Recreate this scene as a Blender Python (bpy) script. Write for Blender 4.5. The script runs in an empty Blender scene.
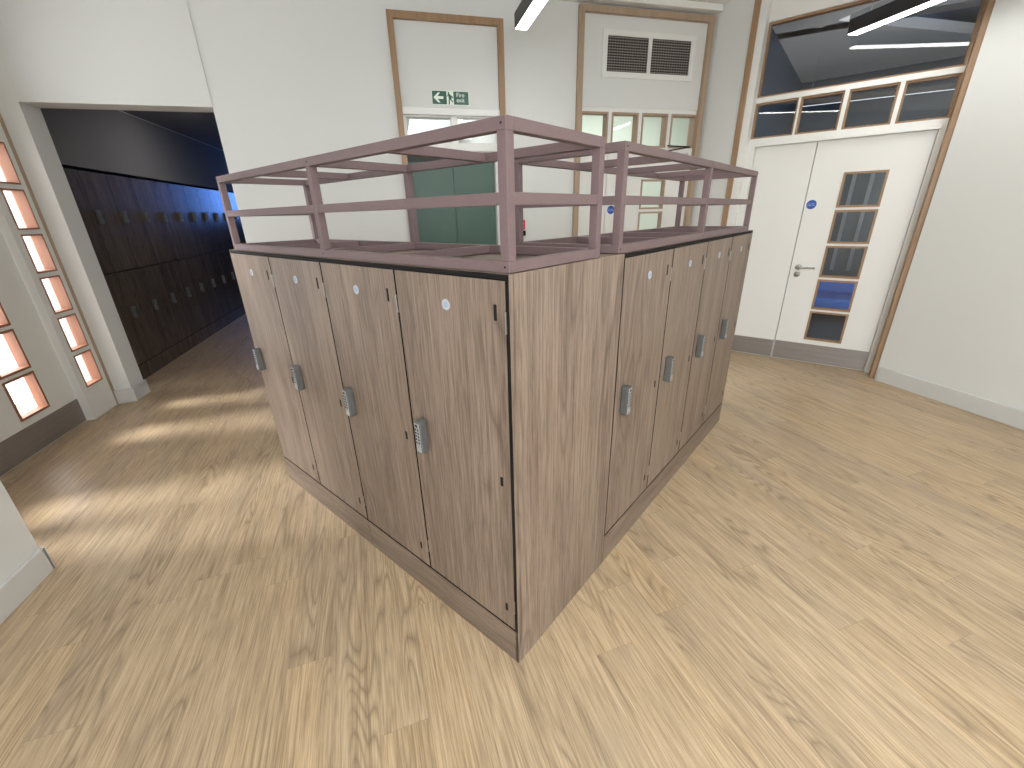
import bpy, bmesh, math, random
from mathutils import Matrix, Vector
SC = bpy.context.scene
COL = SC.collection
R = math.radians

# ---------------------------------------------------------------- camera
cam_d = bpy.data.cameras.new('camera'); cam = bpy.data.objects.new('camera', cam_d); COL.objects.link(cam)
cam_d.sensor_width = 36.0; cam_d.lens = 420.14 / 1024 * 36; cam_d.clip_start = .02
yaw, pit, rol = 2.2811 - R(54.8), .3848, -.0258
_d = Vector((math.cos(yaw) * math.cos(pit), math.sin(yaw) * math.cos(pit), -math.sin(pit)))
_r = Vector((math.sin(yaw), -math.cos(yaw), 0)); _u = _r.cross(_d)
r2 = _r * math.cos(rol) + _u * math.sin(rol); u2 = -_r * math.sin(rol) + _u * math.cos(rol)
M = Matrix((r2, u2, -_d)).transposed().to_4x4(); M.translation = Vector((1.259, -4.269, 1.499))
cam.matrix_world = M
SC.camera = cam

# ---------------------------------------------------------------- world, sun, exposure
W = bpy.data.worlds.new('World'); SC.world = W; W.use_nodes = True
bg = W.node_tree.nodes['Background']; bg.inputs[0].default_value = (.93, .96, 1, 1); bg.inputs[1].default_value = 4.8
SC.view_settings.view_transform = 'Standard'; SC.view_settings.look = 'None'
SC.view_settings.exposure = 0.08; SC.view_settings.gamma = 1.0; SC.view_settings.use_curve_mapping = False

def light(name, kind, loc, energy, color=(1, 1, 1), direction=None, **kw):
    d = bpy.data.lights.new(name, kind); d.energy = energy; d.color = color
    for k, v in kw.items(): setattr(d, k, v)
    o = bpy.data.objects.new(name, d); COL.objects.link(o); o.location = loc
    if direction: o.rotation_euler = Vector(direction).to_track_quat('-Z', 'Y').to_euler()
    return o
light('sun', 'SUN', (-6, -1, 4), 8.5, (.96, .97, 1), (1, 0.0, -.56), angle=R(14))
light('skylight_light', 'AREA', (2.5, -5.9, 3.16), 120, (.93, .975, 1), (0, 0, -1), shape='RECTANGLE', size=1.5, size_y=2.2)
light('rear_fill_light', 'AREA', (.7, -7.08, 1.75), 78, (.93, .97, 1), (0.0, 1, -.05), shape='RECTANGLE', size=2.6, size_y=1.6)  # added fill lamp behind the camera, brightening the left locker fronts
light('passage_fill_light', 'AREA', (4.6, 2.2, 3.25), 60, (.93, 1, .95), (0, 0, -1), shape='RECTANGLE', size=2.6, size_y=1.6)  # added unseen lamp filling the passage behind the panes
light('stair_roof_light', 'AREA', (1.2, 1.9, 3.25), 50, (.95, .99, 1), (0, 0, -1), shape='RECTANGLE', size=1.2, size_y=1.0)
light('far_room_fill_light', 'AREA', (6.9, .9, 3.5), 20, (.38, .58, 1), (0, 0, -1), shape='RECTANGLE', size=1.5, size_y=1.5)  # added cool fill so the far room glows dimly
light('corridor_fill_light', 'AREA', (-.6, 1.9, 2.58), 18, (1, .93, .88), (-.3, 0, -1), shape='RECTANGLE', size=.5, size_y=2)  # added neutral fill brightening the dark corridor

# ---------------------------------------------------------------- node helpers / materials
def mat(name, col=(.8, .8, .8), rough=.6, metal=0, spec=.5, **kw):
    m = bpy.data.materials.new(name); m.use_nodes = True; b = m.node_tree.nodes['Principled BSDF']
    b.inputs['Base Color'].default_value = (*col, 1); b.inputs['Roughness'].default_value = rough
    b.inputs['Metallic'].default_value = metal; b.inputs['Specular IOR Level'].default_value = spec
    for k, v in kw.items(): b.inputs[k].default_value = v
    return m
class NT:
    def __init__(s, m): s.t = m.node_tree; s.b = s.t.nodes['Principled BSDF']
    def n(s, typ, **kw):
        x = s.t.nodes.new(typ)
        for k, v in kw.items(): setattr(x, k, v)
        return x
    def put(s, v, sock):
        if hasattr(v, 'links') or hasattr(v, 'is_output'): s.t.links.new(v, sock)
        else: sock.default_value = v
    def math(s, op, a, b=0, c=None):
        x = s.n('ShaderNodeMath', operation=op); s.put(a, x.inputs[0]); s.put(b, x.inputs[1])
        if c is not None: s.put(c, x.inputs[2])
        return x.outputs[0]
    def coord(s, kind='Object'): return s.n('ShaderNodeTexCoord').outputs[kind]
    def mapping(s, v, scale=(1, 1, 1), loc=(0, 0, 0), rot=(0, 0, 0)):
        x = s.n('ShaderNodeMapping'); s.put(v, x.inputs[0]); x.inputs['Scale'].default_value = scale
        s.put(loc, x.inputs['Location']); x.inputs['Rotation'].default_value = rot; return x.outputs[0]
    def noise(s, v, scale=5, detail=4, rough=.5, dist=0):
        x = s.n('ShaderNodeTexNoise'); s.put(v, x.inputs['Vector']); x.inputs['Scale'].default_value = scale
        x.inputs['Detail'].default_value = detail; x.inputs['Roughness'].default_value = rough; x.inputs['Distortion'].default_value = dist
        return x.outputs['Fac']
    def ramp(s, f, stops):
        x = s.n('ShaderNodeValToRGB'); s.put(f, x.inputs[0]); e = x.color_ramp.elements
        while len(e) < len(stops): e.new(.5)
        for q, (p, c) in zip(e, stops): q.position = p; q.color = (*c, 1) if len(c) == 3 else c
        return x.outputs[0]
    def mix(s, f, a, b, mode='MIX'):
        x = s.n('ShaderNodeMix', data_type='RGBA', blend_type=mode); s.put(f, x.inputs[0])
        s.put(a if not isinstance(a, tuple) else (*a, 1), x.inputs[6]); s.put(b if not isinstance(b, tuple) else (*b, 1), x.inputs[7])
        return x.outputs[2]
    def bump(s, h, strength=.2, dist=.002):
        x = s.n('ShaderNodeBump'); s.put(h, x.inputs['Height']); x.inputs['Strength'].default_value = strength
        x.inputs['Distance'].default_value = dist; s.t.links.new(x.outputs[0], s.b.inputs['Normal'])
    def base(s, c): s.t.links.new(c, s.b.inputs['Base Color'])

def wall_mat(name, col):
    m = mat(name, col, .85, spec=.2); t = NT(m); c = t.coord()
    n = t.noise(t.mapping(c, (1, 1, 1)), 260, 3, .6)
    w = t.noise(c, 1.3, 3, .5)
    t.base(t.mix(t.math('MULTIPLY', w, .35), col, tuple(x * .93 for x in col)))
    t.bump(n, .12, .0012); return m
PAINT = wall_mat('warm_white_wall_paint', (.70, .71, .685))
CEILM = wall_mat('ceiling_paint', (.78, .77, .74))
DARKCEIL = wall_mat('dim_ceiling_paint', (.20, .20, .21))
GREYWALL = wall_mat('shaded_wall_grey', (.20, .20, .203))  # dark grey puts the shadow on the corridor walls into the colour
SLATE = wall_mat('dim_room_slate_blue', (.075, .100, .135))  # slate blue puts the far room's dim, cool light into the colour
WHITE = mat('satin_white_paint', (.76, .76, .73), .38)
SKIRT = mat('skirting_paint', (.60, .60, .58), .4)
def plain_noise(name, a, b, scale, rough, stretch=(1, 1, 1), **kw):
    m = mat(name, a, rough, **kw); t = NT(m)
    f = t.noise(t.mapping(t.coord(), stretch), scale, 5, .6)
    t.base(t.ramp(f, [(.3, a), (.7, b)])); return m
OAKV = plain_noise('oak_trim_upright', (.26, .155, .08), (.34, .21, .115), 30, .45, (1, 1, .06))
OAKH = plain_noise('oak_trim_level', (.26, .155, .08), (.34, .21, .115), 30, .45, (.06, 1, 1))
TEAK = plain_noise('red_brown_beading', (.27, .115, .06), (.34, .155, .085), 30, .5, (1, 1, .06))
PALEOAK = plain_noise('pale_oak_trim', (.34, .245, .165), (.42, .31, .22), 30, .5, (1, 1, .06))
STEELKICK = plain_noise('brushed_kick_plate', (.27, .25, .24), (.33, .30, .29), 60, .38, (.03, 1, 1), metal=.55)
STEEL = mat('satin_steel', (.55, .55, .54), .3, 1)
LOCKM = plain_noise('lock_grey_metal', (.115, .12, .12), (.14, .145, .145), 40, .36, metal=.35)
LOCKF = mat('lock_silver_face', (.42, .44, .46), .3, .5)
BLACK = mat('black_finish', (.009, .008, .008), .6, spec=.2)
BTN = mat('black_buttons', (.02, .02, .025), .4)
PINK = plain_noise('dusty_rose_powder_coat', (.150, .102, .104), (.164, .113, .115), 90, .5)
DISC = mat('pale_number_disc', (.42, .46, .52), .35)
DISCMARK = mat('disc_mark_blue', (.25, .36, .50), .4)
GREEN = plain_noise('deep_green_door_paint', (.060, .118, .092), (.068, .130, .102), 6, .45)
SIGNGREEN = mat('sign_green', (.004, .085, .05), .35)
SIGNWHITE = mat('sign_photoluminescent_white', (.80, .88, .78), .45)
SIGNBLUE = mat('sign_blue', (.015, .075, .38), .35)
SIGNTEXT = mat('sign_pale_blue_lettering', (.45, .58, .85), .4)
RED = mat('call_point_red', (.65, .03, .05), .35)
LAMPB = mat('lamp_black_aluminium', (.018, .018, .022), .4)
GRILLE = mat('grille_dark_metal', (.085, .075, .07), .5)
DUCT = mat('duct_dark', (.02, .018, .017), .9)
BLUEPAD = mat('blue_upholstery', (.03, .16, .62), .5)
SLAT = mat('grey_blind_slat', (.30, .33, .38), .6)
BRICK = plain_noise('terracotta_paving', (.80, .40, .26), (.88, .50, .36), 12, .8)
RENDERW = plain_noise('white_outdoor_render', (.86, .86, .86), (.9, .9, .9), 12, .8)
def emis(name, col, s, base=(.8, .8, .8)):
    m = mat(name, base, .5); b = m.node_tree.nodes['Principled BSDF']
    b.inputs['Emission Color'].default_value = (*col, 1); b.inputs['Emission Strength'].default_value = s; return m
LAMPE = emis('lamp_diffuser', (1, .99, .96), 17)
DIMLAMPE = emis('far_lamp_diffuser', (.8, .9, 1), 1.2)
SKYE = emis('roof_light_diffuser', (1, .985, .96), 1.6)
BLUEWIN = emis('blue_daylight_pane', (.13, .32, 1), 7.5)
def glass_mat(name, tint=(1, 1, 1), refl=.08):
    m = bpy.data.materials.new(name); m.use_nodes = True; t = m.node_tree; t.nodes.clear()
    o = t.nodes.new('ShaderNodeOutputMaterial'); tr = t.nodes.new('ShaderNodeBsdfTransparent'); tr.inputs[0].default_value = (*tint, 1)
    g = t.nodes.new('ShaderNodeBsdfGlossy'); g.inputs['Roughness'].default_value = .01; mx = t.nodes.new('ShaderNodeMixShader')
    ge = t.nodes.new('ShaderNodeNewGeometry'); dp = t.nodes.new('ShaderNodeVectorMath'); dp.operation = 'DOT_PRODUCT'
    t.links.new(ge.outputs['Normal'], dp.inputs[0]); t.links.new(ge.outputs['Incoming'], dp.inputs[1])
    def mth(op, x, y, c=None):
        q = t.nodes.new('ShaderNodeMath'); q.operation = op
        for v, k in ((x, 0), (y, 1), (c, 2)):
            if v is None: continue
            if hasattr(v, 'links'): t.links.new(v, q.inputs[k])
            else: q.inputs[k].default_value = v
        return q.outputs[0]
    k5 = mth('POWER', mth('SUBTRACT', 1.0, mth('ABSOLUTE', dp.outputs['Value'], 0)), 5.0)
    t.links.new(mth('MULTIPLY_ADD', k5, 1 - refl / 2, refl / 2), mx.inputs[0])
    t.links.new(tr.outputs[0], mx.inputs[1]); t.links.new(g.outputs[0], mx.inputs[2]); t.links.new(mx.outputs[0], o.inputs[0]); return m
GLASS = glass_mat('clear_glass')

def floor_mat():
    m = mat('oak_plank_vinyl', (.5, .4, .28), .36, spec=.5); t = NT(m)
    c = t.mapping(t.coord('Object'), rot=(0, 0, R(-4.5)))
    sep = t.n('ShaderNodeSeparateXYZ'); t.put(c, sep.inputs[0]); x, y = sep.outputs[0], sep.outputs[1]
    xs = t.math('DIVIDE', x, .152); row = t.math('FLOOR', xs); fx = t.math('FRACT', xs)
    wn = t.n('ShaderNodeTexWhiteNoise', noise_dimensions='1D'); t.put(row, wn.inputs['W'])
    ys = t.math('ADD', t.math('DIVIDE', y, 1.22), t.math('MULTIPLY', wn.outputs['Value'], 7)); cy = t.math('FLOOR', ys); fy = t.math('FRACT', ys)
    cv = t.n('ShaderNodeCombineXYZ'); t.put(row, cv.inputs[0]); t.put(cy, cv.inputs[1])
    pn = t.n('ShaderNodeTexWhiteNoise', noise_dimensions='2D'); t.put(cv.outputs[0], pn.inputs['Vector'])
    rnd = pn.outputs['Value']
    off = t.n('ShaderNodeVectorMath', operation='SCALE'); t.put(pn.outputs['Color'], off.inputs[0]); off.inputs['Scale'].default_value = 40
    add = t.n('ShaderNodeVectorMath', operation='ADD'); t.put(c, add.inputs[0]); t.put(off.outputs[0], add.inputs[1]); v = add.outputs[0]
    # cathedral grain: contours of a stretched noise
    g1 = t.noise(t.mapping(v, (8.5, .95, 1)), 1.0, 1.6, .35)
    rings = t.math('PINGPONG', t.math('MULTIPLY', g1, 40), 1)
    rl = t.math('POWER', rings, 2.4)
    mask = t.ramp(t.noise(t.mapping(v, (5, .9, 1)), 1.3, 2), [(.50, (0, 0, 0)), (.60, (1, 1, 1))])
    fine = t.noise(t.mapping(v, (210, 5, 1)), 1, 4, .72)
    med = t.noise(t.mapping(v, (48, 1.6, 1)), 1, 4, .65)
    blot = t.noise(t.mapping(v, (6, 1.3, 1)), 1, 3, .6)
    a = t.ramp(med, [(.33, (.31, .230, .145)), (.52, (.45, .345, .226)), (.70, (.54, .425, .288))])
    a = t.mix(.55, a, t.ramp(fine, [(.37, (.20, .143, .090)), (.50, (.45, .345, .226)), (.64, (.62, .49, .34))]))
    a = t.mix(t.math('MULTIPLY', t.math('MULTIPLY', rl, mask), .7), a, (.19, .14, .09))
    a = t.mix(t.math('MULTIPLY', t.ramp(blot, [(.5, (0, 0, 0)), (.75, (1, 1, 1))]), .35), a, (.26, .21, .165))
    tint = t.ramp(rnd, [(0, (.97, .93, .89)), (.5, (1.05, 1.02, .97)), (1, (1.06, 1.0, .90))])
    a = t.mix(1, a, tint, 'MULTIPLY')
    e1_ = t.math('LESS_THAN', fx, .010); e2_ = t.math('LESS_THAN', fy, .0018)
    a = t.mix(t.math('MULTIPLY', t.math('MAXIMUM', e1_, e2_), .35), a, (.16, .12, .08))
    t.base(a); t.put(t.math('MULTIPLY_ADD', fine, .15, .30), t.b.inputs['Roughness'])
    t.bump(fine, .08, .0008); return m
FLOORM = floor_mat()

def locker_wood(name, k=1.0, rough=.42, axis='z'):
    m = mat(name, (.3, .22, .18), rough); t = NT(m); c = t.coord('Object')
    oi = t.n('ShaderNodeObjectInfo'); off = t.n('ShaderNodeCombineXYZ'); t.put(t.math('MULTIPLY', oi.outputs['Random'], 30), off.inputs[0]); t.put(t.math('MULTIPLY', oi.outputs['Random'], 17), off.inputs[2])
    add = t.n('ShaderNodeVectorMath', operation='ADD'); t.put(c, add.inputs[0]); t.put(off.outputs[0], add.inputs[1]); v = add.outputs[0]
    st = (lambda a, b: (a, a, b)) if axis == 'z' else (lambda a, b: (b, b, a))
    broad = t.noise(t.mapping(v, st(11, .55)), 1, 3, .6, .3)
    fine = t.noise(t.mapping(v, st(170, 4.5)), 1, 5, .75)
    med = t.noise(t.mapping(v, st(46, 1.1)), 1, 4, .65)
    g = t.noise(t.mapping(v, st(5, .8)), 1, 2, .5)
    rings = t.math('POWER', t.math('PINGPONG', t.math('MULTIPLY', g, 30), 1), 2.5)
    mask = t.ramp(t.noise(t.mapping(v, st(4, .7)), 1.2, 2), [(.5, (0, 0, 0)), (.65, (1, 1, 1))])
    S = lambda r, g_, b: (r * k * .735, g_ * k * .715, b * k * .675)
    a = t.ramp(broad, [(.38, S(.135, .094, .075)), (.5, S(.305, .228, .184)), (.64, S(.46, .36, .295))])
    a = t.mix(.5, a, t.ramp(med, [(.36, S(.180, .130, .102)), (.55, S(.315, .242, .193)), (.66, S(.43, .34, .28))]))
    a = t.mix(.5, a, t.ramp(fine, [(.41, S(.095, .066, .054)), (.5, S(.295, .225, .18)), (.62, S(.43, .34, .285))]))
    a = t.mix(t.math('MULTIPLY', t.math('MULTIPLY', rings, mask), .65), a, S(.11, .08, .066))
    t.base(a); t.bump(fine, .1, .0006); return m
LWOOD = locker_wood('walnut_laminate_upright')
LWOODH = locker_wood('walnut_laminate_level', .92, axis='x')
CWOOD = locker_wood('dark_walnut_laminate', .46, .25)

# ---------------------------------------------------------------- mesh helpers
class MB:
    def __init__(s): s.bm = bmesh.new()
    def box(s, x0, x1, y0, y1, z0, z1, m=0, bevel=0, seg=2):
        g = bmesh.ops.create_cube(s.bm, size=1); vs = g['verts']
        for v in vs:
            v.co = Vector(((x0 + x1) / 2 + v.co.x * (x1 - x0), (y0 + y1) / 2 + v.co.y * (y1 - y0), (z0 + z1) / 2 + v.co.z * (z1 - z0)))
        fs = {f for v in vs for f in v.link_faces}
        for f in fs: f.material_index = m
        if bevel:
            es = list({e for v in vs for e in v.link_edges})
            bmesh.ops.bevel(s.bm, geom=es, offset=bevel, segments=seg, affect='EDGES', profile=.5, material=-1)
        return s
    def cyl(s, p0, p1, r, m=0, seg=20, r2=None):
        p0, p1 = Vector(p0), Vector(p1); d = p1 - p0
        q = d.to_track_quat('Z', 'Y').to_matrix().to_4x4(); q.translation = (p0 + p1) / 2
        g = bmesh.ops.create_cone(s.bm, cap_ends=True, segments=seg, radius1=r, radius2=r if r2 is None else r2, depth=d.length, matrix=q)
        for f in {f for v in g['verts'] for f in v.link_faces}: f.material_index = m
        return s
    def prism(s, pts, y0, y1, m=0, plane='xz'):
        """polygon in x-z (or x-y) extruded along the third axis"""
        P = (lambda a, b, c: (a, c, b)) if plane == 'xz' else (lambda a, b, c: (a, b, c))
        v0 = [s.bm.verts.new(P(a, b, y0)) for a, b in pts]; v1 = [s.bm.verts.new(P(a, b, y1)) for a, b in pts]
        fs = [s.bm.faces.new(v0), s.bm.faces.new(v1[::-1])]
        n = len(pts)
        for i in range(n): fs.append(s.bm.faces.new((v0[i], v1[i], v1[(i + 1) % n], v0[(i + 1) % n])))
        for f in fs: f.material_index = m
        bmesh.ops.recalc_face_normals(s.bm, faces=fs); return s
    def sheet(s, x0, x1, z0, z1, y0, y1, holes=(), m=0):
        """slab in the x-z plane, y0..y1 thick, with rectangular holes (hx0,hx1,hz0,hz1)"""
        xs = sorted({x0, x1, *[min(max(h[i], x0), x1) for h in holes for i in (0, 1)]})
        zs = sorted({z0, z1, *[min(max(h[i], z0), z1) for h in holes for i in (2, 3)]})
        nx, nz = len(xs) - 1, len(zs) - 1
        solid = [[not any(h[0] - 1e-6 < (xs[i] + xs[i + 1]) / 2 < h[1] + 1e-6 and h[2] - 1e-6 < (zs[j] + zs[j + 1]) / 2 < h[3] + 1e-6 for h in holes) for j in range(nz)] for i in range(nx)]
        V = {}
        def v(i, j, k):
            if (i, j, k) not in V: V[i, j, k] = s.bm.verts.new((xs[i], (y0, y1)[k], zs[j]))
            return V[i, j, k]
        S = lambda i, j: 0 <= i < nx and 0 <= j < nz and solid[i][j]
        fs = []
        for i in range(nx):
            for j in range(nz):
                if not S(i, j): continue
                fs.append(s.bm.faces.new((v(i, j, 0), v(i + 1, j, 0), v(i + 1, j + 1, 0), v(i, j + 1, 0))))
                fs.append(s.bm.faces.new((v(i, j, 1), v(i, j + 1, 1), v(i + 1, j + 1, 1), v(i + 1, j, 1))))
                if not S(i - 1, j): fs.append(s.bm.faces.new((v(i, j, 0), v(i, j + 1, 0), v(i, j + 1, 1), v(i, j, 1))))
                if not S(i + 1, j): fs.append(s.bm.faces.new((v(i + 1, j, 0), v(i + 1, j, 1), v(i + 1, j + 1, 1), v(i + 1, j + 1, 0))))
                if not S(i, j - 1): fs.append(s.bm.faces.new((v(i, j, 0), v(i, j, 1), v(i + 1, j, 1), v(i + 1, j, 0))))
                if not S(i, j + 1): fs.append(s.bm.faces.new((v(i, j + 1, 0), v(i + 1, j + 1, 0), v(i + 1, j + 1, 1), v(i, j + 1, 1))))
        for f in fs: f.material_index = m
        return s
    def build(s, name, mats, parent=None, smooth=False):
        me = bpy.data.meshes.new(name); s.bm.to_mesh(me); s.bm.free()
        for q in (mats if isinstance(mats, (list, tuple)) else [mats]): me.materials.append(q)
        if smooth:
            for p in me.polygons: p.use_smooth = True
        o = bpy.data.objects.new(name, me); COL.objects.link(o)
        if parent: o.parent = parent
        return o
def empty(name, loc=(0, 0, 0), rz=0):
    o = bpy.data.objects.new(name, None); COL.objects.link(o); o.location = loc; o.rotation_euler = (0, 0, rz); o.empty_display_size = .1; return o
def tag(o, label=None, cat=None, group=None, kind=None):
    if label: o['label'] = label
    if cat: o['category'] = cat
    if group: o['group'] = group
    if kind: o['kind'] = kind
    return o
def structure(o): o['kind'] = 'structure'; return o
def kids(o): return [c for c in COL.objects if c.parent == o]
def copy_tree(o, parent=None):
    c = o.copy(); COL.objects.link(c); c.parent = parent
    for ch in kids(o): copy_tree(ch, c)
    return c
def text(name, body, size, m, parent, loc, align='CENTER', depth=.0006, sx=1.0, spacing=.85):
    cu = bpy.data.curves.new(name, 'FONT'); cu.body = body; cu.size = size; cu.align_x = align; cu.align_y = 'CENTER'; cu.extrude = depth; cu.space_line = spacing
    o = bpy.data.objects.new(name, cu); COL.objects.link(o)
    dg = bpy.context.evaluated_depsgraph_get(); me = bpy.data.meshes.new_from_object(o.evaluated_get(dg))
    COL.objects.unlink(o); bpy.data.objects.remove(o)
    me.transform(Matrix.Translation(loc) @ Matrix.Rotation(R(90), 4, 'X') @ Matrix.Diagonal((sx, 1, 1, 1)))
    me.materials.clear(); me.materials.append(m)
    q = bpy.data.objects.new(name, me); COL.objects.link(q); q.parent = parent; return q

# ---------------------------------------------------------------- room shell
CZ = 3.22
structure(MB().box(-1.6, 5.62, -7.2, .0, -.05, 0).box(-1.95, 0, 0, 7.6, -.05, 0).build('floor', FLOORM))
structure(MB().box(.02, 9.2, .2, 3.7, -.06, -.01).build('floor_passage', FLOORM))
HW = .014
structure(MB().sheet(0, 4.39, 0, CZ, HW, .2, [(1.386, 2.33, 0, 3.003), (3.012, 4.362, 0, 3.152)]).build('wall_back', PAINT))
structure(MB().box(-1.215, 0.004, 0, .2, 2.318, CZ).build('wall_corridor_header', PAINT))
structure(MB().prism([(-1.40, -.008), (-1.345, -.008), (-1.335, -.024), (-1.215, 0), (-1.215, .205), (-1.60, .205), (-1.60, -.008)], 0, CZ, plane='xy').build('wall_corner_pier', PAINT))
structure(MB().prism([(-1.327, -.046), (-1.198, -.014), (-1.198, .215), (-1.215, .215), (-1.217, .002), (-1.335, -.024)], 0, .125, plane='xy').build('baseboard_pier', SKIRT))
# left glazed wall head, near wall
structure(MB().box(-1.6, -1.34, -2.25, -.055, 2.75, CZ).build('wall_left_head', PAINT))
structure(MB().box(-1.6, -.497, -7.2, -2.25, 0, CZ).build('wall_left_near', PAINT))
structure(MB().box(-.497, -.479, -7.0, -2.25, 0, .125, 0, .003).box(-.6, -.479, -2.262, -2.244, 0, .125, 0, .003).build('baseboard_left', SKIRT))
structure(MB().box(5.39, 5.6, -7.2, -1.60, 0, CZ).build('wall_right', PAINT))
structure(MB().box(5.372, 5.39, -7.2, -1.62, 0, .13, 0, .003).build('baseboard_right', SKIRT))
structure(MB().sheet(-1.6, 5.6, 0, CZ, -7.4, -7.2, [(-.65, 2.05, .9, 2.6)]).build('wall_behind_camera', PAINT))
wr = structure(empty('added_rear_window', (0, -7.3, 0)))  # unseen window, added to go with the rear fill lamp
MB().sheet(-.65, 2.05, .9, 2.6, -.03, .03, [(-.6, .68, .95, 2.55), (.72, 2.0, .95, 2.55)]).build('window_frame', WHITE, wr)
for a, b in ((-.6, .68), (.72, 2.0)): MB().box(a, b, -.004, .004, .95, 2.55).build('glass_pane', GLASS, wr)
structure(MB().box(-1.6, 5.8, -7.4, .2, CZ, CZ + .1).build('ceiling', CEILM))
structure(MB().box(1.0, 4.39, -.09, HW, CZ - .05, CZ, 0, .004).build('trim_1', WHITE))

# ---------------------------------------------------------------- right-hand splayed doorway (local x along wall, y away from the room)
UA = R(-52.5); UO = Vector((5.02, -.796, 0))
def U(x, y, z=0): return Vector((UO.x + x * math.cos(UA) - y * math.sin(UA), UO.y + x * math.sin(UA) + y * math.cos(UA), z))
def glazed_openings(xs0, w, gap, n, z0, z1): return [(xs0 + i * (w + gap), xs0 + i * (w + gap) + w, z0, z1) for i in range(n)]
def stops(mb, h, y0, y1, t=.018, m=0):
    """a picture-frame of beading lining one opening"""
    x0, x1, z0, z1 = h
    mb.sheet(x0, x1, z0, z1, y0, y1, [(x0 + t, x1 - t, z0 + t, z1 - t)], m); return mb
def leaf(parent, name, x0, x1, z0, z1, y0, y1, wins, stopmat, paint=WHITE, kick=None, kickmat=STEELKICK, t=.018, proud=.006):
    mb = MB().sheet(x0, x1, z0, z1, y0, y1, wins); d = mb.build(name, paint, parent)
    for h in wins:
        b = stops(MB(), h, y0 - proud, y1 + .004, t).build('glazing_bead', stopmat, d)
        MB().box(h[0] + t * .5, h[1] - t * .5, (y0 + y1) / 2 - .003, (y0 + y1) / 2 + .003, h[2] + t * .5, h[3] - t * .5).build('glass_pane', GLASS, d)
    if kick: MB().box(x0 + .004, x1 - .004, y0 - .004, y0, z0 + .006, kick).build('kick_plate', kickmat, d)
    return d
def lever_handle(d, x, y, z, s=1):
    mb = MB().cyl((x, y - .009, z), (x, y, z), .026).cyl((x, y - .055, z), (x, y - .005, z), .009)
    mb.cyl((x, y - .050, z), (x + s * .06, y - .053, z), .009).cyl((x + s * .055, y - .053, z), (x + s * .135, y - .050, z), .009)
    mb.cyl((x, y - .008, z - .068), (x, y, z - .068), .026).cyl((x, y - .012, z - .068), (x, y, z - .068), .010)
    return mb.build('door_handle', STEEL, d, True)
def fire_door_disc(loc, rz, label, name='fire_door_sign'):
    e = empty(name, loc, rz); tag(e, label, 'sign')
    MB().cyl((0, -.002, 0), (0, 0, 0), .040, seg=40).build('disc', SIGNBLUE, e)
    text('lettering', 'Fire door\nkeep shut', .0155, SIGNTEXT, e, (0, -.0022, 0), spacing=.9)
    return e
LT = -.177   # front of the timber frame in front of the glazing plane
rd = structure(empty('door_1', UO, UA))
wins5 = [(.247, .557, .24 + .31 * k, .24 + .31 * k + .29) for k in range(5)]
leaf(rd, 'door_leaf', .003, .786, .004, 2.035, 0, .045, wins5, OAKV, kick=.195)
leaf(rd, 'door_leaf', -.495, -.003, .004, 2.035, 0, .045, [], OAKV, kick=.19)
lever_handle(rd, .065, 0, .945)
fr = MB().sheet(-.64, .86, 0, CZ, -.03, .07, [(-.497, .788, -1, 2.037), (-.555, -.21, 2.105, 2.40), (-.195, .12, 2.105, 2.40), (.15, .475, 2.105, 2.40), (.505, .828, 2.105, 2.40), (-.555, .828, 2.44, 3.01)])
fr.box(-.64, -.555, -.155, -.03, 0, CZ).build('door_frame', WHITE, rd)
MB().box(-.505, .80, -.045, -.03, 2.035, 2.062, 0, .004).build('head_bead', WHITE, rd)
MB().box(.788, .80, -.032, .06, 0, 2.04).build('door_stop', WHITE, rd)
wb = structure(empty('window_1', UO, UA))
for h in [(-.555, -.21, 2.105, 2.40), (-.195, .12, 2.105, 2.40), (.15, .475, 2.105, 2.40), (.505, .828, 2.105, 2.40), (-.555, .828, 2.44, 3.01)]:
    stops(MB(), h, -.006, .05, .016).build('glazing_bead', OAKH, wb)
    MB().box(h[0] + .01, h[1] - .01, .02, .026, h[2] + .01, h[3] - .01).build('glass_pane', GLASS, wb)
structure(MB().box(*(-.665, -.615), LT, -.03, 0, CZ, 0, .003).box(.828, .905, LT, -.03, 0, CZ, 0, .003).build('trim_2', OAKV))
tr2 = bpy.data.objects['trim_2']; tr2.location = UO; tr2.rotation_euler = (0, 0, UA)
fire_door_disc(U(.057, -.001, 1.512), UA, 'round blue fire door sign on the white door beside its lever handle')
# wall between the back wall and the doorway, and beyond the doorway to the right wall
a_, b_ = U(-.665, LT + .02), U(-.665, .1)
structure(MB().prism([(4.385, HW), (a_.x, a_.y), (b_.x, b_.y), (4.385, .2)], 0, CZ, plane='xy').build('wall_splay_left', PAINT))
c_, d_ = U(.902, LT + .012), U(.902, .1)
structure(MB().prism([(5.39, -1.75), (5.6, -1.75), (5.75, d_.y), (d_.x, d_.y), (c_.x, c_.y)], 0, CZ, plane='xy').build('wall_splay_right', PAINT))
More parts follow.
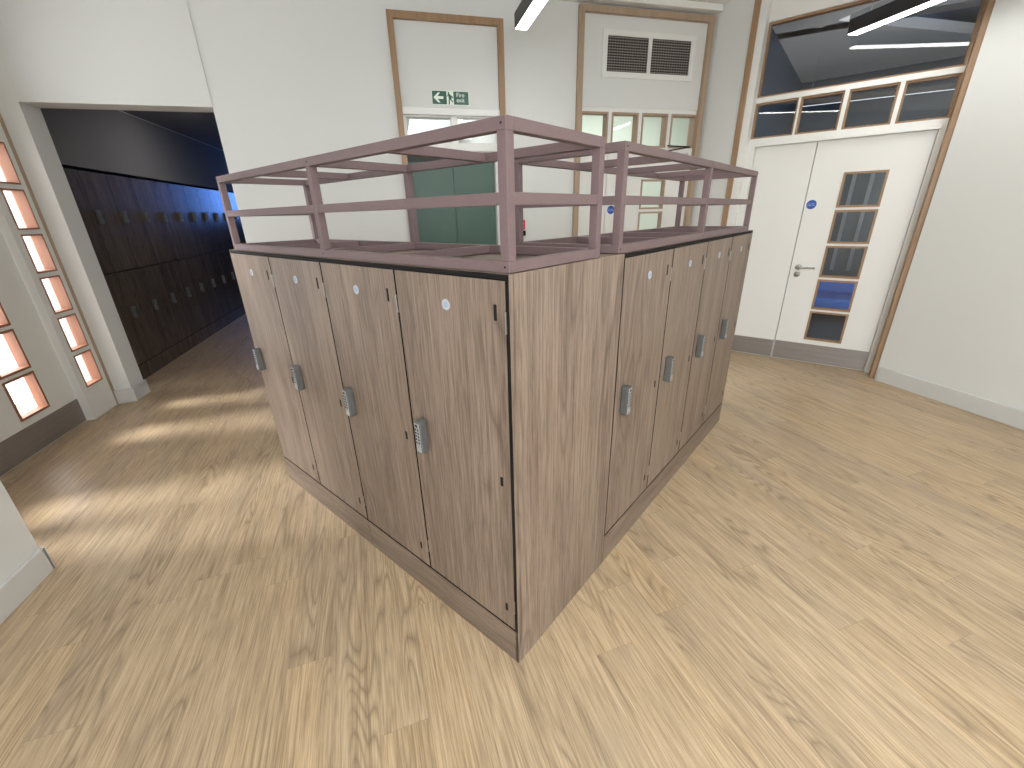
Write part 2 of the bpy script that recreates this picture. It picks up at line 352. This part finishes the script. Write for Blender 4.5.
# dim room beyond
def Ubox(name, m, x0, x1, y0, y1, z0, z1):
    o = MB().box(x0, x1, y0, y1, z0, z1).build(name, m); o.location = UO; o.rotation_euler = (0, 0, UA); return o
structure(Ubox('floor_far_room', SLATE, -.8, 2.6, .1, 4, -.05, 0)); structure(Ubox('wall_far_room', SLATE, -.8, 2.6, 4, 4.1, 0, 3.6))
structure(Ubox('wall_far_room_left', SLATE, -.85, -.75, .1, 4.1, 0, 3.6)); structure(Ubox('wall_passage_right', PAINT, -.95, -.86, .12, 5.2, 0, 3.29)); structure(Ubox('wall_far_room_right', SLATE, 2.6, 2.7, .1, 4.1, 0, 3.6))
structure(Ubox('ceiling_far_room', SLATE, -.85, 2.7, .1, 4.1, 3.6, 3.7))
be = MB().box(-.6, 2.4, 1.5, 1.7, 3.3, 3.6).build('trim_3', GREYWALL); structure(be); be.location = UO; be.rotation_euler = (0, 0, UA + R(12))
bl = empty('vertical_blind', U(0, 3.9), UA); tag(bl, 'row of grey vertical blind slats in the dim room behind the white door', 'blind')
for i in range(14): MB().box(-.68 + i * .22, -.63 + i * .22, -.01, .01, .5, 2.6).build('slat', SLAT, bl)
st = empty('padded_bench', U(.35, 2.3), UA); tag(st, 'blue padded bench in the dim room, seen through the low door panes', 'bench')
MB().box(-.9, 1.1, -.3, .3, .18, .34, 0, .04, 3).build('seat', BLUEPAD, st)
MB().box(-.9, 1.1, .18, .3, .34, .52, 0, .04, 3).build('backrest', BLUEPAD, st)
for sx in (-.82, 1.02): MB().box(sx - .03, sx + .03, -.25, .25, 0, .19).build('leg', LAMPB, st)
def linear_lamp(name, loc, rz, L, label, em=LAMPE, w=.095, h=.095, group=None, top=CZ, dark=False):
    e = empty(name, loc, rz); tag(e, label, 'ceiling light', group)
    MB().sheet(-w / 2, w / 2, 0, h, 0, L, [(-w / 2 + .004, w / 2 - .004, -1, .010)]).build('lamp_housing', LAMPB, e)
    MB().box(-w / 2 + .005, w / 2 - .005, .003, L - .003, .0, .009).build('light_diffuser', em, e)
    for yy in (.12, L - .12): MB().cyl((0, yy, h), (0, yy, top - loc[2]), .0015, seg=6).build('suspension_wire', STEEL, e)
    return e
linear_lamp('linear_pendant_lamp', U(-.55, 2.6, 2.75), UA - R(90) + R(10), 2.4, 'dim slim light glowing in the dark room behind the right doorway', DIMLAMPE, .05, .06, top=3.6)
linear_lamp('linear_pendant_lamp', (2.322, -2.75, 2.75), 0, 2.17, 'black linear pendant light above the fire exit door, cut by the top edge')
linear_lamp('linear_pendant_lamp', (4.945, -3.4, 2.75), 0, 2.44, 'black linear pendant light in front of the big dark window over the right doors')

# ---------------------------------------------------------------- back wall: grille panel with white doors
vd = structure(empty('door_2', (0, 0, 0)))
w4 = glazed_openings(3.068, .283, .039, 4, 2.08, 2.375)
MB().sheet(3.06, 4.315, 0, 3.105, .02, .075, [(3.105, 4.27, -1, 2.037), *w4]).build('door_frame', WHITE, vd)
dw = [(3.765, 4.045, .27 + .31 * k, .27 + .31 * k + .285) for k in range(5)]
leaf(vd, 'door_leaf', 3.378, 4.267, .004, 2.033, .03, .07, dw, PALEOAK, kick=.19)
leaf(vd, 'door_leaf', 3.108, 3.372, .004, 2.033, .03, .07, [], PALEOAK, kick=.19)
lever_handle(vd, 3.44, .03, .945)
cl = MB().box(3.93, 4.13, -.02, .03, 1.985, 2.03, 0, .004).build('door_closer', STEEL, vd)
MB().cyl((3.98, -.035, 2.045), (4.20, -.10, 2.075), .006).cyl((4.20, -.10, 2.075), (4.02, .02, 2.10), .006).build('closer_arm', BLACK, cl)
structure(MB().sheet(3.012, 4.362, 0, 3.152, -.03, .10, [(3.06, 4.315, -1, 3.105)]).build('trim_4', PALEOAK))
wv = structure(empty('window_2', (0, 0, 0)))
for h in w4:
    stops(MB(), h, .012, .10, .016).build('glazing_bead', PALEOAK, wv)
    MB().box(h[0] + .01, h[1] - .01, .08, .086, h[2] + .01, h[3] - .01).build('glass_pane', GLASS, wv)
structure(MB().box(3.06, 4.315, .012, .022, 2.412, 3.105).build('wall_panel', PAINT))
fire_door_disc((3.441, .029, 1.512), 0, 'round blue fire door sign on the door under the air grille')
vg = empty('air_grille', (3.728, .012, 2.69)); tag(vg, 'white framed double air grille with dark slats high on the back wall', 'air grille')
MB().sheet(-.475, .475, -.045, .31, -.014, 0, [(-.428, -.018, 0, .268), (.018, .428, 0, .268)]).build('grille_frame', WHITE, vg)
for a, b in ((-.428, -.018), (.018, .428)):
    MB().box(a, b, -.003, -.001, 0, .268).build('duct_opening', DUCT, vg)
    mb = MB()
    for i in range(13): mb.box(a, b, -.013, -.004, .008 + i * .0205, .0125 + i * .0205)
    for i in range(1, 16): mb.box(a + i * .0256 - .001, a + i * .0256 + .001, -.009, -.004, 0, .268)
    mb.build('grille_slats', mat('grille_bar', (.33, .30, .28), .5), vg)

# ---------------------------------------------------------------- back wall: fire exit recess with green doors
fd = structure(empty('door_3', (0, 0, 0)))
structure(MB().sheet(1.386, 2.33, 0, 3.003, -.03, .19, [(1.434, 2.28, -1, 2.955)]).build('trim_5', OAKV))
structure(MB().box(1.434, 2.28, .01, .05, 2.358, 2.955).build('wall_over_door', PAINT))
MB().box(1.434, 2.28, -.018, .06, 2.305, 2.358, 0, .004).build('transom_cap', WHITE, fd)
MB().sheet(1.434, 2.28, 2.035, 2.305, .02, .08, [(1.46, 1.845, 2.10, 2.295), (1.90, 2.25, 2.10, 2.295)]).build('transom_frame', WHITE, fd)
for a, b in ((1.46, 1.845), (1.90, 2.25)): MB().box(a, b, .045, .051, 2.10, 2.295).build('glass_pane', GLASS, fd)
MB().box(1.434, 2.28, .10, .19, 1.955, 2.035).build('painted_shadow_strip', mat('door_head_shadow', (.03, .04, .035), .6), fd)  # dark block painted as the shadow over the recessed doors
MB().box(1.438, 1.841, .10, .145, .004, 1.955, 0, .002).build('door_leaf', GREEN, fd)
MB().box(1.845, 2.235, .10, .145, .004, 1.955, 0, .002).build('door_leaf', GREEN, fd)
MB().box(2.235, 2.28, .03, .15, 0, 2.035).build('door_jamb', WHITE, fd)
mb = MB()
for s in (-1, 1): mb.cyl((1.843 + s * .05, .05, .85), (1.843 + s * .05, .05, 1.15), .009).cyl((1.843 + s * .05, .05, .87), (1.843 + s * .05, .10, .87), .007).cyl((1.843 + s * .05, .05, 1.13), (1.843 + s * .05, .10, 1.13), .007)
mb.build('pull_handle', STEEL, fd, True)
sg = empty('fire_exit_sign', (1.852, .008, 2.437)); tag(sg, 'green and white fire exit sign with left arrow and running figure', 'sign')
MB().box(-.162, .162, -.004, 0, -.054, .054, 0, .0008).build('sign_board', SIGNWHITE, sg)
MB().box(-.156, -.034, -.0055, -.004, -.048, .048).box(.026, .156, -.0055, -.004, -.048, .048).build('green_field', SIGNGREEN, sg)
MB().prism([(-.146, 0), (-.108, .036), (-.088, .036), (-.112, .010), (-.062, .010), (-.062, -.010), (-.112, -.010), (-.088, -.036), (-.108, -.036)], -.0065, -.0054).build('arrow', SIGNWHITE, sg)
MB().cyl((-.016, -.0062, .036), (-.016, -.004, .036), .007).prism([(-.020, .028), (-.006, .030), (.012, -.002), (.004, -.008), (.022, -.026), (.014, -.032), (-.006, -.010), (-.010, -.048), (-.020, -.048), (-.016, -.006)], -.0062, -.004).prism([(-.012, .026), (.016, .014), (.022, .002), (.016, -.002), (.008, .010), (-.010, .016)], -.0062, -.004).prism([(-.012, .024), (-.028, .008), (-.032, .012), (-.018, .028)], -.0062, -.004).build('running_figure', SIGNGREEN, sg)
text('lettering', 'Fire\nexit', .046, SIGNWHITE, sg, (.050, -.0058, .003), 'LEFT', spacing=.82)

# fire alarm call point on the back wall
cp = empty('alarm_call_point', (2.437, HW, 1.295)); tag(cp, 'small red fire alarm call point with black base beside the green doors', 'alarm')
MB().box(-.072, .072, -.012, 0, .055, .145, 0, .003).build('red_notice', RED, cp)
for k in range(2): MB().box(-.055, .055, -.0135, -.012, .078 + k * .03, .084 + k * .03).build('notice_line', SIGNWHITE, cp)
MB().box(-.068, .068, -.045, 0, 0, .048, 0, .005).build('black_housing', BLACK, cp)

# ---------------------------------------------------------------- passage behind the back wall
structure(MB().box(-.2, 9.2, 3.6, 3.7, 0, 3.3).build('wall_passage', wall_mat('passage_paint', (.72, .78, .72))))
structure(MB().box(.02, .12, .2, 3.6, 0, 3.3).build('wall_passage_left', PAINT))
structure(MB().box(2.45, 2.55, .2, 3.6, 0, 3.3).build('wall_passage_middle', PAINT))
structure(MB().box(.0, 9.2, .2, 3.7, 3.3, 3.4).build('ceiling_passage', CEILM))
structure(MB().box(.3, 2.3, 1.0, 1.12, 3.1, 3.3).box(.3, 2.3, 2.3, 2.42, 3.1, 3.3).build('trim_6', WHITE))
linear_lamp('linear_pendant_lamp', (3.35, .9, 2.78), R(-12), 2.2, 'white glowing strip light seen through the panes under the air grille', LAMPE, .09, .05, top=3.3)

# ---------------------------------------------------------------- left glazed door screen (local x = +Y, y away = -X)
GO = (-1.386, 0, 0)
gd = structure(empty('door_4', GO, R(90)))
PZ = lambda k: .262 + .3035 * k
JF = -.051      # the side lights stand proud of the doors
sl = [(-.305, -.100, PZ(k), PZ(k) + .272) for k in range(6)]
sl2 = [(-2.19, -2.0, PZ(k), PZ(k) + .272) for k in range(6)]
sw = sl + sl2 + [(-1.9, -.42, 2.2, 2.68)]
MB().sheet(-2.25, -.054, 0, 2.75, JF, .012, [(-1.945, -.365, -1, 2.10)] + sw).build('door_frame', WHITE, gd)
for h in sw:
    stops(MB(), h, JF - .003, .016, .012).build('glazing_bead', TEAK, gd)
    MB().box(h[0] + .01, h[1] - .01, .006, .012, h[2] + .01, h[3] - .01).build('glass_pane', GLASS, gd)
MB().box(-.36, -.06, JF - .004, JF + .002, 0, .022, 0, .002).build('floor_bead', WHITE, gd)
leaf(gd, 'door_leaf', -1.228, -.368, .004, 2.097, .004, .056, [(-.905, -.638, .25 + .31 * k, .25 + .31 * k + .285) for k in range(5)], TEAK, kick=.20, t=.016)
leaf(gd, 'door_leaf', -1.942, -1.234, .004, 2.097, .004, .056, [(-1.87, -1.60, .25 + .31 * k, .25 + .31 * k + .285) for k in range(5)], TEAK, kick=.20, t=.016)
lever_handle(gd, -1.15, .004, .98)
o = structure(MB().box(-.054, -.010, -.056, .06, 0, CZ, 0, .003).build('trim_7', PALEOAK)); o.location = GO; o.rotation_euler = (0, 0, R(90))
structure(MB().box(-2.35, -1.6, -8, 6, -.10, -.05).build('ground_outside', BRICK))
structure(MB().box(-14, -2.35, -8, 6, -.10, -.03).build('path_outside', RENDERW))

# ---------------------------------------------------------------- corridor beyond the opening
structure(MB().box(-1.95, -1.432, .205, 7.6, 1.985, 2.62).build('wall_corridor_left', GREYWALL))
structure(MB().box(-1.95, -1.91, .205, 7.6, 0, 1.985).build('wall_corridor_back', GREYWALL))
structure(MB().box(.0, .02, .2, 7.6, 0, 2.62).build('wall_corridor_right', GREYWALL))
structure(MB().box(-1.95, .02, .205, 7.6, 2.62, 2.68).build('ceiling_corridor', DARKCEIL))
structure(MB().sheet(-1.95, .02, 0, 2.62, 7.5, 7.6, [(-1.35, -.1, 1.55, 2.5)]).build('wall_corridor_end', GREYWALL))
we = structure(empty('window_3', (0, 7.5, 0)))
MB().sheet(-1.35, -.1, 1.55, 2.5, 0, .06, [(-1.31, -.75, 1.59, 2.46), (-.70, -.14, 1.59, 2.46)]).build('window_frame', WHITE, we)
MB().box(-1.31, -.14, .03, .04, 1.59, 2.46).build('lit_pane', BLUEWIN, we)
structure(MB().box(-1.44, -1.428, .3, 7.4, 2.612, 2.622).build('trim_8', SKIRT))

def dark_sides(mb):  # black sides paint in the dark of the gaps between boards
    """painted gap shade: every side face of a door board takes the second material"""
    for f in mb.bm.faces:
        f.normal_update()
        if abs(f.normal.y) < .5: f.material_index = 1
    return mb
def lock_mesh(s=1, m=(LOCKM, LOCKF, BTN)):
    """keypad lock: local x along the door, -y proud of it; s = side"""
    mb = MB().box(-.0150, .0150, -.032, 0, -.062, .062, 0, .006, 3)
    mb.box(-.0120, .0120, -.0332, -.0315, -.055, .055, 1, .001)
    for r in range(5):
        for c in (-1, 1): mb.box(c * .0065 - .0036, c * .0065 + .0036, -.0345, -.033, .028 - r * .0125, .035 - r * .0125, 2, .001, 1)
    mb.box(-.006, .006, -.0352, -.033, .041, .051, 2, .001, 1)
    mb.cyl((0, -.037, -.042), (0, -.032, -.042), .007, 1, 14)
    return mb

# dark lockers in the corridor: two tiers of doors facing +X
def corridor_unit():
    e = empty('locker', (0, 0, 0), R(90))
    MB().box(0, .417, .02, .46, .15, 1.96).build('carcass', BLACK, e)
    for z0, z1 in ((.16, 1.055), (1.065, 1.955)):
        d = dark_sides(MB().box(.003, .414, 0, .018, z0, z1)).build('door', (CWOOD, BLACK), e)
        k = lock_mesh().build('keypad_lock', (LOCKM, LOCKM, BTN), d); k.location = (.055, 0, z0 + .50); k.scale = (1, 1, .95)
        MB().box(.375, .379, -.001, .001, z0 + .78, z0 + .83).build('hinge_slot', BLACK, d)
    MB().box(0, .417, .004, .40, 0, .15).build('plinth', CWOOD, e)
    return e
CL = ['corridor locker nearest the white pier, first of the dark row', 'second dark corridor locker counting from the white pier', 'third dark corridor locker counting from the white pier',
      'fourth dark corridor locker counting from the white pier', 'fifth dark corridor locker from the pier, where the blue sheen begins', 'sixth corridor locker from the pier, blue sheen on its upper door',
      'seventh corridor locker from the pier, blue sheen on its upper door', 'eighth corridor locker from the pier, bright blue sheen above', 'ninth corridor locker from the pier, bright blue sheen above', 'tenth corridor locker from the pier, just left of the pink frame end',
      'eleventh corridor locker from the pier, behind the pink frame end', 'twelfth corridor locker from the pier, behind the pink frame end', 'thirteenth corridor locker, the last of the dark row in view']
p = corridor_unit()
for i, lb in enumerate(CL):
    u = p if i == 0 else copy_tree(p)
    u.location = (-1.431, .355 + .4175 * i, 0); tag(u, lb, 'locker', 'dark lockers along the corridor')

# ---------------------------------------------------------------- the free-standing locker island
LA = R(-54.8); LO = Vector((1.508, -3.276, 0)); H = 1.365; PH = .157
def Lp(x, y, z=0): return Vector((LO.x + x * math.cos(LA) - y * math.sin(LA), LO.y + x * math.sin(LA) + y * math.cos(LA), z))
DEP = .44
def locker_unit(width, end=None):
    """two-door cabinet, local x along its front, fronts at y=0, body towards +y"""
    e = empty('locker_cabinet')
    L0 = 0 if end != 'left' else .012; L1 = width - .001 if end != 'right' else width - .002
    MB().box(L0, L1, .012, DEP, PH, H - .004).build('carcass', BLACK, e)
    MB().box(L0, L1, 0.001, .02, H - .013, H - .004).build('front_edge_strip', BLACK, e)
    dark_sides(MB().box(L0, L1, 0, .018, 0, PH - .008).box(L0, L1, .05, DEP, 0, PH - .008)).build('plinth', (LWOODH, BLACK), e)
    MB().box(L0, L1, .014, DEP, H - .006, H).build('top_panel', LWOODH, e)
    w = width / 2
    for k in range(2):
        x0 = k * w + .0038; x1 = (k + 1) * w - .0038
        if end == 'right' and k == 1: x1 = width - .013
        d = dark_sides(MB().box(x0, x1, -.001, .018, PH + .002, H - .016)).build('door', (LWOOD, BLACK), e)
        q = lock_mesh().build('keypad_lock', (LOCKM, LOCKF, BTN), d); q.location = (k * w + .066, -.001, .800)
        cx = k * w + w / 2 - .002
        mb = MB().cyl((cx, -.0025, 1.268), (cx, -.001, 1.268), .0155, 0, 32)
        for a in (-.0042, .0042):
            mb.sheet(cx + a - .0032, cx + a + .0032, 1.262, 1.2745, -.0031, -.0025, [(cx + a - .0016, cx + a + .002, 1.2655, 1.2675), (cx + a - .002, cx + a + .0016, 1.2695, 1.2715)], 1)
        mb.build('number_disc', (DISC, DISCMARK), d)
        for z in (1.268, .758, .245):
            hh = .021 if z > 1 else .016
            MB().box(k * w + w - .0535, k * w + w - .043, -.0022, 0, z - hh, z + hh, 0, .0015, 2).build('hinge_slot', BLACK, d)
        for z in (1.245, .265): MB().box(x1 - .0015, x1 + .002, -.0022, .008, z - .028, z + .028).build('hinge', STEEL, d)
    if end == 'right':
        MB().box(width - .002, width, .0, .02, 0, H, 0).build('end_edge', LWOOD, e)
    return e
for i, (x, lb) in enumerate([(-1.86, 'walnut two-door locker cabinet at the far left end, next to the corridor'), (-.93, 'walnut two-door locker cabinet at the near corner under the pink frame')]):
    u = locker_unit(.93, 'right' if i else None); u.location = Lp(x, 0); u.rotation_euler = (0, 0, LA)
    tag(u, lb, 'locker cabinet', 'walnut lockers of the island')
    if i == 1:
        MB().box(.917, .9285, 0, .02, 0, H - .004).build('black_edge', BLACK, u)
        MB().box(.9285, .9300, .001, .604, 0, H, 0).build('end_panel', LWOOD, u)
        MB().box(.49, .9284, DEP, .604, H - .018, H).build('filler_top', LWOODH, u)
    else:
        MB().box(-.004, -.0005, 0, DEP, 0, H).build('end_panel', LWOOD, u)
RO = Lp(0, .604)
for i, lb in enumerate(['walnut two-door locker cabinet in the middle of the right-hand side', 'walnut two-door locker cabinet at the far right end facing the white doors']):
    u = locker_unit(.9); u.location = Lp(0, .606 + .9 * i); u.rotation_euler = (0, 0, LA + R(90))
    tag(u, lb, 'locker cabinet', 'walnut lockers of the island')
    if i == 1: MB().box(.9005, .904, 0, DEP, 0, H).build('end_panel', LWOOD, u)
    if i == 0: MB().box(-.002, .0035, .0, .018, 0, H - .004).build('black_edge', BLACK, u)

# dusty pink steel frames on top
def steel_frame(L, D, mid, name, t=.027, h=.328):
    """local x 0..L along the front, y 0..D, z from the cabinet top"""
    e = empty(name); zb = .002
    xs = [t / 2, mid, L - t / 2]
    for z0, z1 in ((zb, zb + t), (h - t, h)):
        for y in (0, D - t): MB().box(0, L, y, y + t, z0, z1, 0, .0015).build('rail', PINK, e)
        for x in (t / 2, mid / 2 + t / 4, mid, (mid + L) / 2 - t / 4, L - t / 2): MB().box(x - t / 2, x + t / 2, t, D - t, z0, z1, 0, .0015).build('cross_rail', PINK, e)
    for x in xs:
        for y in (0, D - t): MB().box(x - t / 2, x + t / 2, y, y + t, zb + t, h - t, 0, .0015).build('post', PINK, e)
    mb = MB()
    zm = .153
    for x0, x1 in ((t, mid - t / 2), (mid + t / 2, L - t)): mb.box(x0, x1, .002, t - .002, zm, zm + t, 0, .0015)
    mb.build('middle_rail', PINK, e)
    MB().box(.002, t - .002, t, D - t, zm, zm + t, 0, .0015).build('middle_rail', PINK, e)
    MB().box(L - t + .002, L - .002, t, D - t, zm, zm + t, 0, .0015).build('middle_rail', PINK, e)
    for x in xs:
        for z in (t / 2 + zb, h - t / 2): MB().cyl((x, -.0008, z), (x, .002, z), .0028, 0, 10).build('bolt_hole', BLACK, e)
    return e
f1 = steel_frame(1.80, .433, 1.80 - .897, 'steel_top_frame'); f1.location = Lp(-1.802, .004, H); f1.rotation_euler = (0, 0, LA)
tag(f1, 'dusty pink square-tube steel frame on the nearer left-hand lockers', 'frame', 'pink steel frames on the lockers')
f2 = steel_frame(1.73, .452, .862, 'steel_top_frame', h=.332); f2.location = Lp(-.004, .565, H); f2.rotation_euler = (0, 0, LA + R(90))
tag(f2, 'dusty pink square-tube steel frame on the right-hand lockers behind', 'frame', 'pink steel frames on the lockers')
